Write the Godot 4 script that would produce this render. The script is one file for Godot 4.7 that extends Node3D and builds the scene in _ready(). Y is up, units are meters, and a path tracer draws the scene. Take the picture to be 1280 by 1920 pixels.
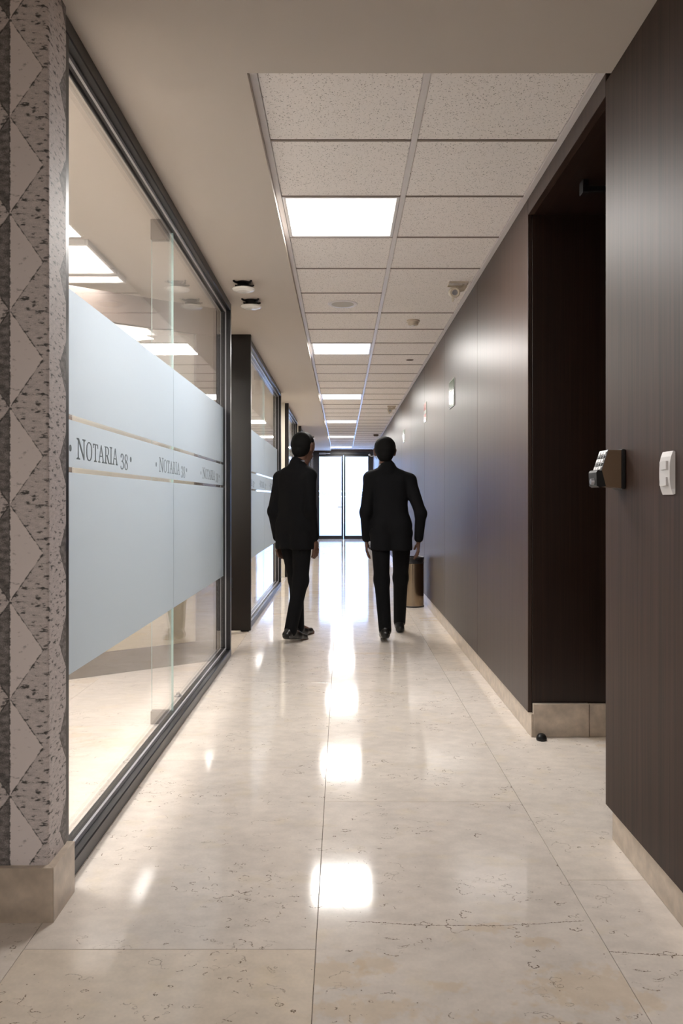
extends Node3D

const F := 1450.0          # focal length in pixels of the 1280 x 1920 frame
const VP := Vector2(641.0, 937.0)
const SOFFIT := 2.70
const GRID := 2.737        # face of the suspended ceiling
const XR := 0.945          # face of the wood wall on the right
const XL := -0.85          # outer face of the glazing frames on the left
const D_END := 23.6

var M := {}
var rng := RandomNumberGenerator.new()
var taken := {}


# ------------------------------------------------------------------ helpers
func numbered(called: String) -> String:
	if not taken.has(called):
		taken[called] = 0
		return called
	taken[called] += 1
	return "%s_%03d" % [called, taken[called]]


func tag(o: Node, label := "", category := "", group := "", kind := "") -> Node:
	if label:
		o.set_meta("label", label)
	if category:
		o.set_meta("category", category)
	if group:
		o.set_meta("group", group)
	if kind:
		o.set_meta("kind", kind)
	return o


func thing(called: String, label: String, category: String, at := Vector3.ZERO, turn := 0.0, group := "") -> Node3D:
	var o := Node3D.new()
	o.name = numbered(called)
	add_child(o)
	o.position = at
	o.rotation.y = turn
	tag(o, label, category, group)
	return o


func setting(called: String, label := "", category := "") -> Node3D:
	var o := Node3D.new()
	o.name = numbered(called)
	add_child(o)
	tag(o, label, category, "", "structure")
	return o


func mb() -> SurfaceTool:
	var st := SurfaceTool.new()
	st.begin(Mesh.PRIMITIVE_TRIANGLES)
	return st


func build(st: SurfaceTool, called: String, m: Material, parent: Node) -> MeshInstance3D:
	return put(st.commit(), called, m, parent)


func put(mesh: Mesh, called: String, m: Material, parent: Node, at := Vector3.ZERO) -> MeshInstance3D:
	var o := MeshInstance3D.new()
	o.mesh = mesh
	o.material_override = m
	o.position = at
	if parent == self:
		o.name = numbered(called)
		add_child(o)
	else:
		var n := 0
		var nm := called
		while parent.has_node(nm):
			n += 1
			nm = "%s_%03d" % [called, n]
		o.name = nm
		parent.add_child(o, true)
	return o


func tri(st: SurfaceTool, a: Vector3, b: Vector3, c: Vector3, n := Vector3.ZERO) -> void:
	var nn := n if n != Vector3.ZERO else (b - a).cross(c - a).normalized()
	for p in [a, c, b]:
		st.set_normal(nn)
		st.add_vertex(p)


# a, b, c, d run anticlockwise seen from outside
func quad(st: SurfaceTool, a: Vector3, b: Vector3, c: Vector3, d: Vector3, uv := []) -> void:
	var n := (b - a).cross(c - a).normalized()
	var p := [a, b, c, d]
	for i in [0, 2, 1, 0, 3, 2]:
		st.set_normal(n)
		if uv:
			st.set_uv(uv[i])
		st.add_vertex(p[i])


# box from lo to hi with chamfered edges
func box(st: SurfaceTool, lo: Vector3, hi: Vector3, bev := 0.0) -> void:
	var c := (lo + hi) / 2.0
	var h := (hi - lo) / 2.0
	var e := minf(bev, minf(h.x, minf(h.y, h.z)) * 0.9)
	for ax in 3:
		for s in [-1.0, 1.0]:
			var u := (ax + 1) % 3
			var v := (ax + 2) % 3
			var p := []
			for k in [[-1, -1], [1, -1], [1, 1], [-1, 1]]:
				var q := Vector3.ZERO
				q[ax] = s * h[ax]
				q[u] = k[0] * (h[u] - e)
				q[v] = k[1] * (h[v] - e)
				p.append(c + q)
			if s < 0:
				p.reverse()
			quad(st, p[0], p[1], p[2], p[3])
	if e <= 0.0:
		return
	for ax in 3:      # edges along ax
		var u := (ax + 1) % 3
		var v := (ax + 2) % 3
		for su in [-1.0, 1.0]:
			for sv in [-1.0, 1.0]:
				var p := []
				for k in [[-1, 0], [1, 0], [1, 1], [-1, 1]]:
					var q := Vector3.ZERO
					q[ax] = k[0] * (h[ax] - e)
					q[u] = su * (h[u] - (e if k[1] else 0.0))
					q[v] = sv * (h[v] - (0.0 if k[1] else e))
					p.append(c + q)
				if su * sv < 0:
					p.reverse()
				var nn = (p[1] - p[0]).cross(p[2] - p[0])
				var out := Vector3.ZERO
				out[u] = su
				out[v] = sv
				if nn.dot(out) < 0:
					p.reverse()
				quad(st, p[0], p[1], p[2], p[3])
	for sx in [-1.0, 1.0]:
		for sy in [-1.0, 1.0]:
			for sz in [-1.0, 1.0]:
				var s3 := Vector3(sx, sy, sz)
				var a := c + s3 * Vector3(h.x, h.y - e, h.z - e)
				var b := c + s3 * Vector3(h.x - e, h.y, h.z - e)
				var d := c + s3 * Vector3(h.x - e, h.y - e, h.z)
				if (b - a).cross(d - a).dot(s3) < 0:
					tri(st, a, d, b)
				else:
					tri(st, a, b, d)


# box given in corridor terms: x range, y range, depth range (depth = -z)
func bx(x0: float, x1: float, y0: float, y1: float, d0: float, d1: float, bev := 0.0) -> SurfaceTool:
	var st := mb()
	box(st, Vector3(x0, y0, -d1), Vector3(x1, y1, -d0), bev)
	return st


func more(st: SurfaceTool, x0: float, x1: float, y0: float, y1: float, d0: float, d1: float, bev := 0.0) -> void:
	box(st, Vector3(x0, y0, -d1), Vector3(x1, y1, -d0), bev)


# lathe about y: profile of (radius, height) from bottom to top on the outside
func lathe(st: SurfaceTool, prof: Array, segs := 32, xf := Transform3D()) -> void:
	for i in prof.size() - 1:
		var p0: Vector2 = prof[i]
		var p1: Vector2 = prof[i + 1]
		var t := (p1 - p0).normalized()
		var nr := Vector2(t.y, -t.x)
		for k in segs:
			var a0 := TAU * k / segs
			var a1 := TAU * (k + 1) / segs
			var e0 := Vector3(cos(a0), 0, -sin(a0))
			var e1 := Vector3(cos(a1), 0, -sin(a1))
			var v := [e0 * p0.x + Vector3.UP * p0.y, e1 * p0.x + Vector3.UP * p0.y, e1 * p1.x + Vector3.UP * p1.y, e0 * p1.x + Vector3.UP * p1.y]
			var n := [e0 * nr.x + Vector3.UP * nr.y, e1 * nr.x + Vector3.UP * nr.y, e1 * nr.x + Vector3.UP * nr.y, e0 * nr.x + Vector3.UP * nr.y]
			for j in [0, 2, 1, 0, 3, 2]:
				st.set_normal((xf.basis * n[j]).normalized())
				st.add_vertex(xf * v[j])


# round tube along points
func tube(st: SurfaceTool, pts: Array, r: float, segs := 10) -> void:
	var rings := []
	for i in pts.size():
		var a: Vector3 = pts[maxi(i - 1, 0)]
		var b: Vector3 = pts[mini(i + 1, pts.size() - 1)]
		var t := (b - a).normalized()
		var u := t.cross(Vector3.UP if absf(t.y) < 0.9 else Vector3.RIGHT).normalized()
		var v := u.cross(t)
		var ring := []
		for k in segs:
			var w := TAU * k / segs
			ring.append([pts[i], u * cos(w) + v * sin(w)])
		rings.append(ring)
	for i in rings.size() - 1:
		for k in segs:
			var c := [rings[i][k], rings[i + 1][k], rings[i + 1][(k + 1) % segs], rings[i][(k + 1) % segs]]
			for j in [0, 2, 1, 0, 3, 2]:
				st.set_normal(c[j][1])
				st.add_vertex(c[j][0] + c[j][1] * r)
	for end in [0, pts.size() - 1]:
		for k in segs:
			var ka := k if end == 0 else (k + 1) % segs
			var kb := (k + 1) % segs if end == 0 else k
			tri(st, pts[end], pts[end] + rings[end][ka][1] * r, pts[end] + rings[end][kb][1] * r)


# polygon in the x/y plane (anticlockwise) pushed along z from z0 (front, larger) to z1
func prism(st: SurfaceTool, poly: PackedVector2Array, z0: float, z1: float) -> void:
	var idx := Geometry2D.triangulate_polygon(poly)
	for i in range(0, idx.size(), 3):
		var a := poly[idx[i]]
		var b := poly[idx[i + 1]]
		var c := poly[idx[i + 2]]
		if (b - a).cross(c - a) < 0:
			var t := b
			b = c
			c = t
		tri(st, Vector3(a.x, a.y, z0), Vector3(b.x, b.y, z0), Vector3(c.x, c.y, z0))
		tri(st, Vector3(a.x, a.y, z1), Vector3(c.x, c.y, z1), Vector3(b.x, b.y, z1))
	for i in poly.size():
		var a := poly[i]
		var b := poly[(i + 1) % poly.size()]
		quad(st, Vector3(b.x, b.y, z0), Vector3(a.x, a.y, z0), Vector3(a.x, a.y, z1), Vector3(b.x, b.y, z1))


# ------------------------------------------------------------------ materials
func mat(c: Color, rough := 0.6, metal := 0.0, spec := 0.5) -> StandardMaterial3D:
	var m := StandardMaterial3D.new()
	m.albedo_color = c
	m.roughness = rough
	m.metallic = metal
	m.metallic_specular = spec
	return m


func noise(sd: int, freq: float, oct := 4) -> FastNoiseLite:
	var n := FastNoiseLite.new()
	n.seed = sd
	n.noise_type = FastNoiseLite.TYPE_SIMPLEX_SMOOTH
	n.frequency = freq
	n.fractal_octaves = oct
	return n


func wood_texture() -> ImageTexture:
	var w := 1024
	var h := 512
	var im := Image.create(w, h, false, Image.FORMAT_RGB8)
	var fine := noise(5, 0.30, 2)
	var mid := noise(6, 0.035, 3)
	var broad := noise(7, 0.012, 2)
	for x in w:
		var b := broad.get_noise_2d(x, 0.0)
		for y in h:
			var yy := absf(y - h / 2.0)
			var v := 0.92 + 0.20 * mid.get_noise_2d(x, yy * 0.05) + 0.24 * fine.get_noise_2d(x, yy * 0.03) + 0.10 * b
			v = clampf(v, 0.35, 1.5)
			im.set_pixel(x, y, Color(0.255 * v, 0.188 * v, 0.158 * v))
	return ImageTexture.create_from_image(im)


func tile_texture() -> ImageTexture:
	var s := 768
	var im := Image.create(s, s, false, Image.FORMAT_RGB8)
	var n := noise(21, 0.05, 4)
	for x in s:
		for y in s:
			var v := 0.975 + 0.02 * n.get_noise_2d(x, y)
			im.set_pixel(x, y, Color(v, v * 0.975, v * 0.96))
	rng.seed = 77
	for i in 2600:
		var p := Vector2(rng.randf() * s, rng.randf() * s)
		var a := rng.randf() * PI
		var l := 1.0 + 7.5 * pow(rng.randf(), 2.0)
		var dark := 0.34 + 0.30 * rng.randf()
		var wd := 1 if rng.randf() < 0.55 else 2
		for k in int(l) + 1:
			var q := p + Vector2(cos(a), sin(a)) * k
			a += rng.randf_range(-0.3, 0.3)
			for ox in wd:
				for oy in wd:
					im.set_pixel(posmod(int(q.x) + ox, s), posmod(int(q.y) + oy, s), Color(dark, dark * 0.93, dark * 0.88))
	return ImageTexture.create_from_image(im)


var mim: Image


func ink(p: Vector2, dark: float, wide := 1) -> void:
	var w := mim.get_width()
	var h := mim.get_height()
	for ox in wide:
		for oy in wide:
			var x := posmod(int(p.x) + ox, w)
			var y := posmod(int(p.y) + oy, h)
			mim.set_pixel(x, y, mim.get_pixel(x, y).lerp(Color(0.33, 0.26, 0.20), dark))


func squiggle(p: Vector2, steps: int, dark: float, curl: float, flat := 0.7) -> void:
	var a := rng.randf() * TAU
	var bend := rng.randf_range(-curl, curl)
	for k in steps:
		a += bend + rng.randf_range(-0.5, 0.5)
		if rng.randf() < 0.06:
			bend = rng.randf_range(-curl, curl)
		p += Vector2(cos(a), sin(a) * flat) * 1.1
		ink(p, dark * rng.randf_range(0.25, 1.0), 2 if rng.randf() < 0.18 * dark * 2.0 else 1)


# polished cream limestone: 1.56 m wide and 3.0 m long; u = (x + 0.85) / 1.56, v = (depth - 1.5) / 3
func marble_texture() -> ImageTexture:
	var w := 1024
	var h := 1968
	mim = Image.create(w, h, false, Image.FORMAT_RGB8)
	var big := noise(31, 0.004, 3)
	var mid := noise(32, 0.016, 4)
	var fine := noise(33, 0.11, 2)
	var yel := noise(34, 0.006, 4)
	for y in h:
		for x in w:
			var v := 0.90 + 0.035 * big.get_noise_2d(x, y * 1.5) + 0.035 * mid.get_noise_2d(x, y * 1.6) + 0.014 * fine.get_noise_2d(x, y)
			var k := clampf((yel.get_noise_2d(x, y * 1.3) - 0.25) * 1.5, 0.0, 1.0)
			mim.set_pixel(x, y, Color(v, v * (0.955 - 0.012 * k), v * (0.91 - 0.05 * k)))
	var px := 656.0
	rng.seed = 4
	# ochre clouds in the slab that lies nearest on the right
	for c in [[0.55, 1.95, 0.10, 0.07], [0.66, 2.00, 0.06, 0.05], [0.98, 2.17, 0.07, 0.03], [1.10, 2.10, 0.06, 0.035], [0.62, 1.82, 0.16, 0.05], [0.95, 1.70, 0.25, 0.10], [0.83, 1.90, 0.05, 0.03], [1.2, 1.9, 0.2, 0.1]]:
		var cx: float = (c[0] + 0.28) * px
		var cy: float = (c[1] - 1.5) * px
		for y in range(int(cy - c[3] * px * 1.5), int(cy + c[3] * px * 1.5)):
			for x in range(int(cx - c[2] * px * 1.5), int(cx + c[2] * px * 1.5)):
				var r := Vector2((x - cx) / (c[2] * px), (y - cy) / (c[3] * px)).length() + 0.7 * mid.get_noise_2d(x * 2.0, y * 2.0)
				if r < 1.0 and x > 512 and x < w and y > 0:
					var o := mim.get_pixel(x, y)
					mim.set_pixel(x, y, o.lerp(Color(0.86, 0.75, 0.60), 0.30 * clampf((1.0 - r) * 2.5, 0.0, 1.0)))
	# fossil veins in clusters
	for i in 90:
		var c := Vector2(rng.randf() * w, rng.randf() * h)
		for j in rng.randi_range(3, 14):
			var p := c + Vector2(rng.randfn() * 45.0, rng.randfn() * 28.0)
			squiggle(p, rng.randi_range(3, 34), rng.randf_range(0.15, 0.75), 0.35)
	for i in 70:
		squiggle(Vector2(rng.randf() * w, rng.randf() * h), rng.randi_range(30, 150), rng.randf_range(0.12, 0.4), 0.12)
	for i in 26:      # closed loops
		var c := Vector2(512 + rng.randf() * 512, rng.randf() * h)
		var r := rng.randf_range(6, 17)
		var ph := rng.randf() * TAU
		for k in 90:
			var a := TAU * k / 90.0
			var q := c + Vector2(cos(a) * r * 1.3, sin(a) * r) * (1.0 + 0.3 * sin(2.0 * a + ph) + 0.2 * sin(5.0 * a + ph))
			if sin(a + ph) > -0.6:
				ink(q, rng.randf_range(0.2, 0.85), 2 if rng.randf() < 0.3 else 1)
	for i in 500:
		ink(Vector2(rng.randf() * w, rng.randf() * h), rng.randf_range(0.2, 0.8), 1 + int(rng.randf() < 0.3))
	# the long crack across the right-hand slab, at 2.18 m
	var y0 := 0.70 * px
	var yy := y0
	for x in range(565, 1010):
		yy += rng.randf_range(-0.55, 0.55) + (y0 - 14.0 * sin((x - 565) / 130.0) - yy) * 0.05
		ink(Vector2(x, yy), rng.randf_range(0.35, 0.8), 1 + int(rng.randf() < 0.25))
	return ImageTexture.create_from_image(mim)


# the print of the wallpaper: cells 0.29 x 0.277 m, two above each other
func paper_texture() -> ImageTexture:
	var w := 288
	var h := 552
	var im := Image.create(w, h, false, Image.FORMAT_RGB8)
	var blot := noise(41, 0.03, 5)
	var grit := noise(42, 0.22, 3)
	var streak := noise(43, 0.05, 3)
	for y in h:
		for x in w:
			var u := float(x) / w
			var v := fmod(float(y) / (h / 2.0), 1.0)
			var shift := 0.0 if y < h / 2.0 else 300.0
			# ridge from (0.33, 0.5) to (0.67, 0.5)
			var left: bool = absf(v - 0.5) < 0.5 - 0.5 * u / 0.33 and u < 0.33
			var right: bool = u > 0.67 and absf(v - 0.5) < 0.5 * (u - 0.67) / 0.33
			var g := grit.get_noise_2d(x + shift, y)
			var s := streak.get_noise_2d(x * 0.6 + shift, y * 2.2)
			var b := blot.get_noise_2d(x * 0.8 + shift, y * 1.6)
			var t := 0.0
			if left:
				t = 0.80 + 0.03 * g - 0.35 * clampf(b * 1.4 - 0.25, 0.0, 1.0)
			elif right:
				t = 0.36 + 0.10 * g + 0.16 * b
			else:
				t = 0.635 + 0.05 * g + 0.05 * s - 0.42 * smoothstep(0.20, 0.85, b * 1.2 + s * 0.6 + g * 0.25)
			# joints between the facets
			var e := 1.0
			if u < 0.35:
				e = minf(e, absf(absf(v - 0.5) - (0.5 - 0.5 * u / 0.33)) * 0.55)
			if u > 0.65:
				e = minf(e, absf(absf(v - 0.5) - 0.5 * (u - 0.67) / 0.33) * 0.55)
			if u > 0.33 and u < 0.67:
				e = minf(e, absf(v - 0.5) * 1.2 + 0.004)
			if u > 0.05:
				e = minf(e, minf(v, 1.0 - v) * 1.5 + (0.004 if s > -0.1 else 0.02))
			e = minf(e, minf(u, 1.0 - u) * 0.8)
			var line := clampf(1.0 - e / (0.010 + 0.006 * s), 0.0, 1.0) * clampf(0.65 + b * 1.5 + g * 0.4, 0.0, 1.0)
			t = lerpf(t, 0.20, line)
			t = minf(t * 1.36, 0.96)
			im.set_pixel(x, y, Color(t, t * 0.96, t * 0.96))
	return ImageTexture.create_from_image(im)


func speck_texture() -> ImageTexture:
	var im := noise(51, 0.02, 5).get_seamless_image(256, 256)
	im.convert(Image.FORMAT_RGB8)
	for y in 256:
		for x in 256:
			var v := 0.86 + 0.16 * (im.get_pixel(x, y).r - 0.5)
			im.set_pixel(x, y, Color(0.93 * v, 0.86 * v, 0.785 * v))
	return ImageTexture.create_from_image(im)


func materials() -> void:
	M.paint = mat(Color(0.79, 0.752, 0.715), 0.75)
	M.wall = mat(Color(0.88, 0.86, 0.81), 0.75)
	M.tile = mat(Color.WHITE, 0.9, 0.0, 0.2)
	M.tile.albedo_texture = tile_texture()
	M.bar = mat(Color(0.88, 0.86, 0.86), 0.35)
	M.bar_shadow = mat(Color(0.56, 0.51, 0.48), 0.6)  # darker than the runner: paints the shadow lines between tile rows
	M.reveal = mat(Color(0.42, 0.37, 0.34), 0.8)
	var wt := wood_texture()
	M.wood = mat(Color(1, 1, 1), 0.40, 0.0, 0.46)
	M.wood.albedo_texture = wt
	M.wood.uv1_triplanar = true
	M.wood.uv1_world_triplanar = true
	M.wood.uv1_scale = Vector3(1.0, 0.35, 1.0)
	M.near_wood = M.wood.duplicate()
	M.near_wood.roughness = 0.5
	M.near_wood.metallic_specular = 0.36
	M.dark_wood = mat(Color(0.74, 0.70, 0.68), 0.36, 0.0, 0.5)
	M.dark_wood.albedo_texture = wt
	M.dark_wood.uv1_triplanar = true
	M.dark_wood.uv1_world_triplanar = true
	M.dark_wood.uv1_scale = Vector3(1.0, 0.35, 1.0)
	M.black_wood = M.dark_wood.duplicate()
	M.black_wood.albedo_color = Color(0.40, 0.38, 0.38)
	var mt := marble_texture()
	M.slabs = []
	for c in [Color(1, 1, 1), Color(0.985, 0.985, 0.99), Color(1.0, 0.985, 0.96)]:
		var m := mat(c, 0.08, 0.0, 0.44)
		m.albedo_texture = mt
		M.slabs.append(m)
	M.grout = mat(Color(0.45, 0.38, 0.31), 0.8)
	M.stone = mat(Color.WHITE, 0.28)
	M.stone.albedo_texture = speck_texture()
	M.stone.uv1_triplanar = true
	M.stone.uv1_world_triplanar = true
	M.stone.uv1_scale = Vector3(2.5, 2.5, 2.5)
	M.paper = mat(Color.WHITE, 0.55)
	M.paper.albedo_texture = paper_texture()
	M.frame = mat(Color(0.13, 0.125, 0.135), 0.34, 0.2)
	M.black = mat(Color(0.06, 0.055, 0.06), 0.45)
	M.bead = mat(Color(0.66, 0.66, 0.68), 0.3)
	M.alu = mat(Color(0.62, 0.62, 0.64), 0.3, 0.8)
	M.steel = mat(Color(0.62, 0.56, 0.49), 0.22, 1.0)
	M.bronze = mat(Color(0.58, 0.49, 0.41), 0.32, 0.5)
	M.white = mat(Color(0.86, 0.85, 0.85), 0.3)
	M.gloss = mat(Color(0.95, 0.94, 0.92), 0.12)
	M.cream = mat(Color(0.80, 0.75, 0.68), 0.4)
	M.glass = mat(Color(1, 1, 1, 0.03), 0.02)
	M.glass.transparency = BaseMaterial3D.TRANSPARENCY_ALPHA
	M.edge = mat(Color(0.72, 0.84, 0.83), 0.15)
	M.frost = mat(Color(0.585, 0.64, 0.69), 0.5, 0.0, 0.4)
	M.frost.backlight_enabled = true
	M.frost.backlight = Color(0.95, 0.975, 1.0)
	M.door_frost = mat(Color(0.90, 0.95, 1.0), 0.5, 0.0, 0.3)
	M.door_frost.backlight_enabled = true
	M.door_frost.backlight = Color(1.0, 1.0, 1.0)
	M.letter = mat(Color(0.47, 0.52, 0.55), 0.5)
	M.brown = mat(Color(0.36, 0.31, 0.28), 0.4)
	M.panel_cream = mat(Color(0.72, 0.67, 0.58), 0.5)
	M.glow = mat(Color(0.95, 0.95, 0.95), 0.5)
	M.glow.emission_enabled = true
	M.glow.emission = Color(1.0, 0.98, 0.96)
	M.glow.emission_energy_multiplier = 1.6
	M.green = mat(Color(0.06, 0.30, 0.17), 0.2)
	M.red = mat(Color(0.62, 0.07, 0.09), 0.25)
	M.sign_white = mat(Color(0.85, 0.87, 0.85), 0.2)  # rims of the signs, and the painted glare band
	M.suit = mat(Color(0.04, 0.04, 0.05), 0.85, 0.0, 0.3)
	M.suit_trousers = mat(Color(0.04, 0.04, 0.05), 0.85, 0.0, 0.3)
	M.shoe = mat(Color(0.045, 0.04, 0.04), 0.3)
	M.skin = mat(Color(0.36, 0.25, 0.20), 0.55)
	M.hair = mat(Color(0.035, 0.03, 0.03), 0.75, 0.0, 0.3)
	M.shirt = mat(Color(0.45, 0.46, 0.5), 0.8)
	M.pavement = mat(Color(0.75, 0.75, 0.74), 0.7)
	M.planter = mat(Color(0.10, 0.11, 0.13), 0.6)
	M.leaf = mat(Color(0.10, 0.20, 0.10), 0.6)


# ------------------------------------------------------------------ lamps
func lamp(called: String, label: String, x: float, y: float, d: float, sx: float, sd: float, energy: float, group: String) -> void:
	var t := thing(called, label, "ceiling light", Vector3(x, y, -d), 0.0, group)
	var st := mb()
	var w := 0.016
	more(st, -sx / 2, -sx / 2 + w, -0.004, 0.03, -sd / 2, sd / 2, 0.002)
	more(st, sx / 2 - w, sx / 2, -0.004, 0.03, -sd / 2, sd / 2, 0.002)
	more(st, -sx / 2 + w, sx / 2 - w, -0.004, 0.03, -sd / 2, -sd / 2 + w, 0.002)
	more(st, -sx / 2 + w, sx / 2 - w, -0.004, 0.03, sd / 2 - w, sd / 2, 0.002)
	build(st, "frame", M.white, t)
	build(bx(-sx / 2 + w, sx / 2 - w, 0.0, 0.012, -sd / 2 + w, sd / 2 - w), "lamp_diffuser", M.glow, t)
	var l := AreaLight3D.new()
	l.name = "lamp_glow"
	l.area_size = Vector2(sx - 2 * w, sd - 2 * w)
	l.area_normalize_energy = false
	l.light_energy = energy
	l.light_color = Color(1.0, 0.985, 0.965)
	l.shadow_enabled = true
	l.area_range = 30.0
	l.area_attenuation = 2.0
	l.rotation_degrees.x = -90
	l.position.y = -0.006
	t.add_child(l)


# ------------------------------------------------------------------ setting
func slab_mesh(x0: float, x1: float, d0: float, d1: float, du: float, dv: float) -> ArrayMesh:
	var st := mb()
	var g := 0.0007
	x0 += g
	x1 -= g
	d0 += g
	d1 -= g
	var e := 0.0012
	var U := func(x: float, d: float) -> Vector2: return Vector2((x + 0.85) / 1.56 + du, (d - 1.5) / 3.0 + dv)
	var top := [Vector3(x0 + e, 0, -d0 - e), Vector3(x1 - e, 0, -d0 - e), Vector3(x1 - e, 0, -d1 + e), Vector3(x0 + e, 0, -d1 + e)]
	var low := [Vector3(x0, -e, -d0), Vector3(x1, -e, -d0), Vector3(x1, -e, -d1), Vector3(x0, -e, -d1)]
	var bot := [Vector3(x0, -0.02, -d0), Vector3(x1, -0.02, -d0), Vector3(x1, -0.02, -d1), Vector3(x0, -0.02, -d1)]
	var uv := []
	for p in top:
		uv.append(U.call(p.x, -p.z))
	quad(st, top[0], top[1], top[2], top[3], uv)
	for i in 4:
		var j := (i + 1) % 4
		var uu := [uv[i], uv[j], uv[j], uv[i]]
		quad(st, low[i], low[j], top[j], top[i], uu)
		quad(st, bot[i], bot[j], low[j], low[i], uu)
	return st.commit()


func make_floor() -> void:
	var f := setting("floor", "polished cream limestone floor of large slabs with thin joints", "floor")
	build(bx(-4.3, 1.7, -0.20, -0.02, -3.2, D_END + 0.2), "screed", M.grout, f)
	rng.seed = 9
	var cols := [[-0.85, -0.07, 2.064], [-0.07, 0.71, 3.074], [0.71, 1.65, 2.44], [-1.63, -0.85, 2.6], [-2.41, -1.63, 1.9], [-3.19, -2.41, 2.3], [-4.2, -3.19, 2.0]]
	for c in cols.size():
		var pitch := 1.5 if c != 2 else 1.49
		var d: float = cols[c][2] - 4 * pitch
		var end := D_END + 0.1
		while d < end - 0.05:
			var e := minf(d + pitch, end)
			var near := c < 2 and e > 1.0 and d < 4.4
			var du := 0.0
			var dv := 0.0
			if not near:
				du = rng.randf()
				dv = rng.randf()
			if d > -3.0:
				put(slab_mesh(cols[c][0], cols[c][1], d, e, du, dv), "floor_slab", M.slabs[rng.randi() % 3], f)
			d = e


func tile_mesh(x0: float, x1: float, d0: float, d1: float, du: float) -> ArrayMesh:
	var st := mb()
	var e := 0.004
	var y := GRID
	var lo := [Vector3(x0 + e, y, -d0 - e), Vector3(x0 + e, y, -d1 + e), Vector3(x1 - e, y, -d1 + e), Vector3(x1 - e, y, -d0 - e)]
	var mid := [Vector3(x0, y + e, -d0), Vector3(x0, y + e, -d1), Vector3(x1, y + e, -d1), Vector3(x1, y + e, -d0)]
	var hi := []
	var uv := []
	for i in 4:
		hi.append(mid[i] + Vector3(0, 0.014, 0))
		uv.append(Vector2(lo[i].x + du, -lo[i].z + du * 3.0) / 0.61)
	quad(st, lo[0], lo[1], lo[2], lo[3], uv)
	for i in 4:
		var j := (i + 1) % 4
		quad(st, lo[j], lo[i], mid[i], mid[j], [uv[j], uv[i], uv[i], uv[j]])
		quad(st, mid[j], mid[i], hi[i], hi[j], [uv[j], uv[i], uv[i], uv[j]])
	return st.commit()


func make_ceiling() -> void:
	var c := setting("ceiling", "plastered beige soffit round a strip of speckled ceiling tiles", "ceiling")
	build(bx(-4.3, -0.334, SOFFIT, 3.0, -3.2, D_END + 0.2), "soffit_side", M.paint, c)
	build(bx(-0.334, 1.7, SOFFIT, 3.0, -3.2, 2.72), "soffit_front", M.paint, c)
	build(bx(-0.334, 1.7, 2.80, 3.0, 2.72, D_END + 0.2), "deck", M.reveal, c)
	# edge angles and the middle runner of the grid
	build(bx(-0.334, -0.306, GRID - 0.003, GRID + 0.02, 2.72, D_END, 0.001), "edge_angle", M.bar, c)
	build(bx(0.918, XR + 0.01, GRID - 0.006, GRID + 0.02, 2.72, D_END, 0.001), "edge_angle", M.bar, c)
	build(bx(0.2955, 0.3205, GRID - 0.004, GRID + 0.02, 2.72, D_END, 0.001), "runner", M.bar, c)
	rng.seed = 12
	for col in 2:
		var x0: float = [-0.305, 0.321][col]
		var x1: float = [0.295, 0.917][col]
		var k := -1
		while k < 34:
			var d0 := 3.305 + 0.61 * k
			var d1 := d0 + 0.61
			var step := 1
			if col == 1 and k == 3:
				d1 += 0.61
				step = 2
			d1 = minf(d1, D_END)
			var is_lamp := col == 0 and posmod(k - 1, 6) == 0
			if d0 < D_END - 0.02:
				if not is_lamp:
					put(tile_mesh(x0, x1, d0 + 0.004, d1 - 0.004, rng.randf() * 5.0), "ceiling_tile", M.tile, c)
				build(bx(x0, x1, GRID - 0.0045, GRID + 0.02, d1 - 0.0055, d1 + 0.0055), "shaded_cross_bar", M.bar_shadow, c)  # bar coloured dark so it draws the shadow between two tiles
			k += step


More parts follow.
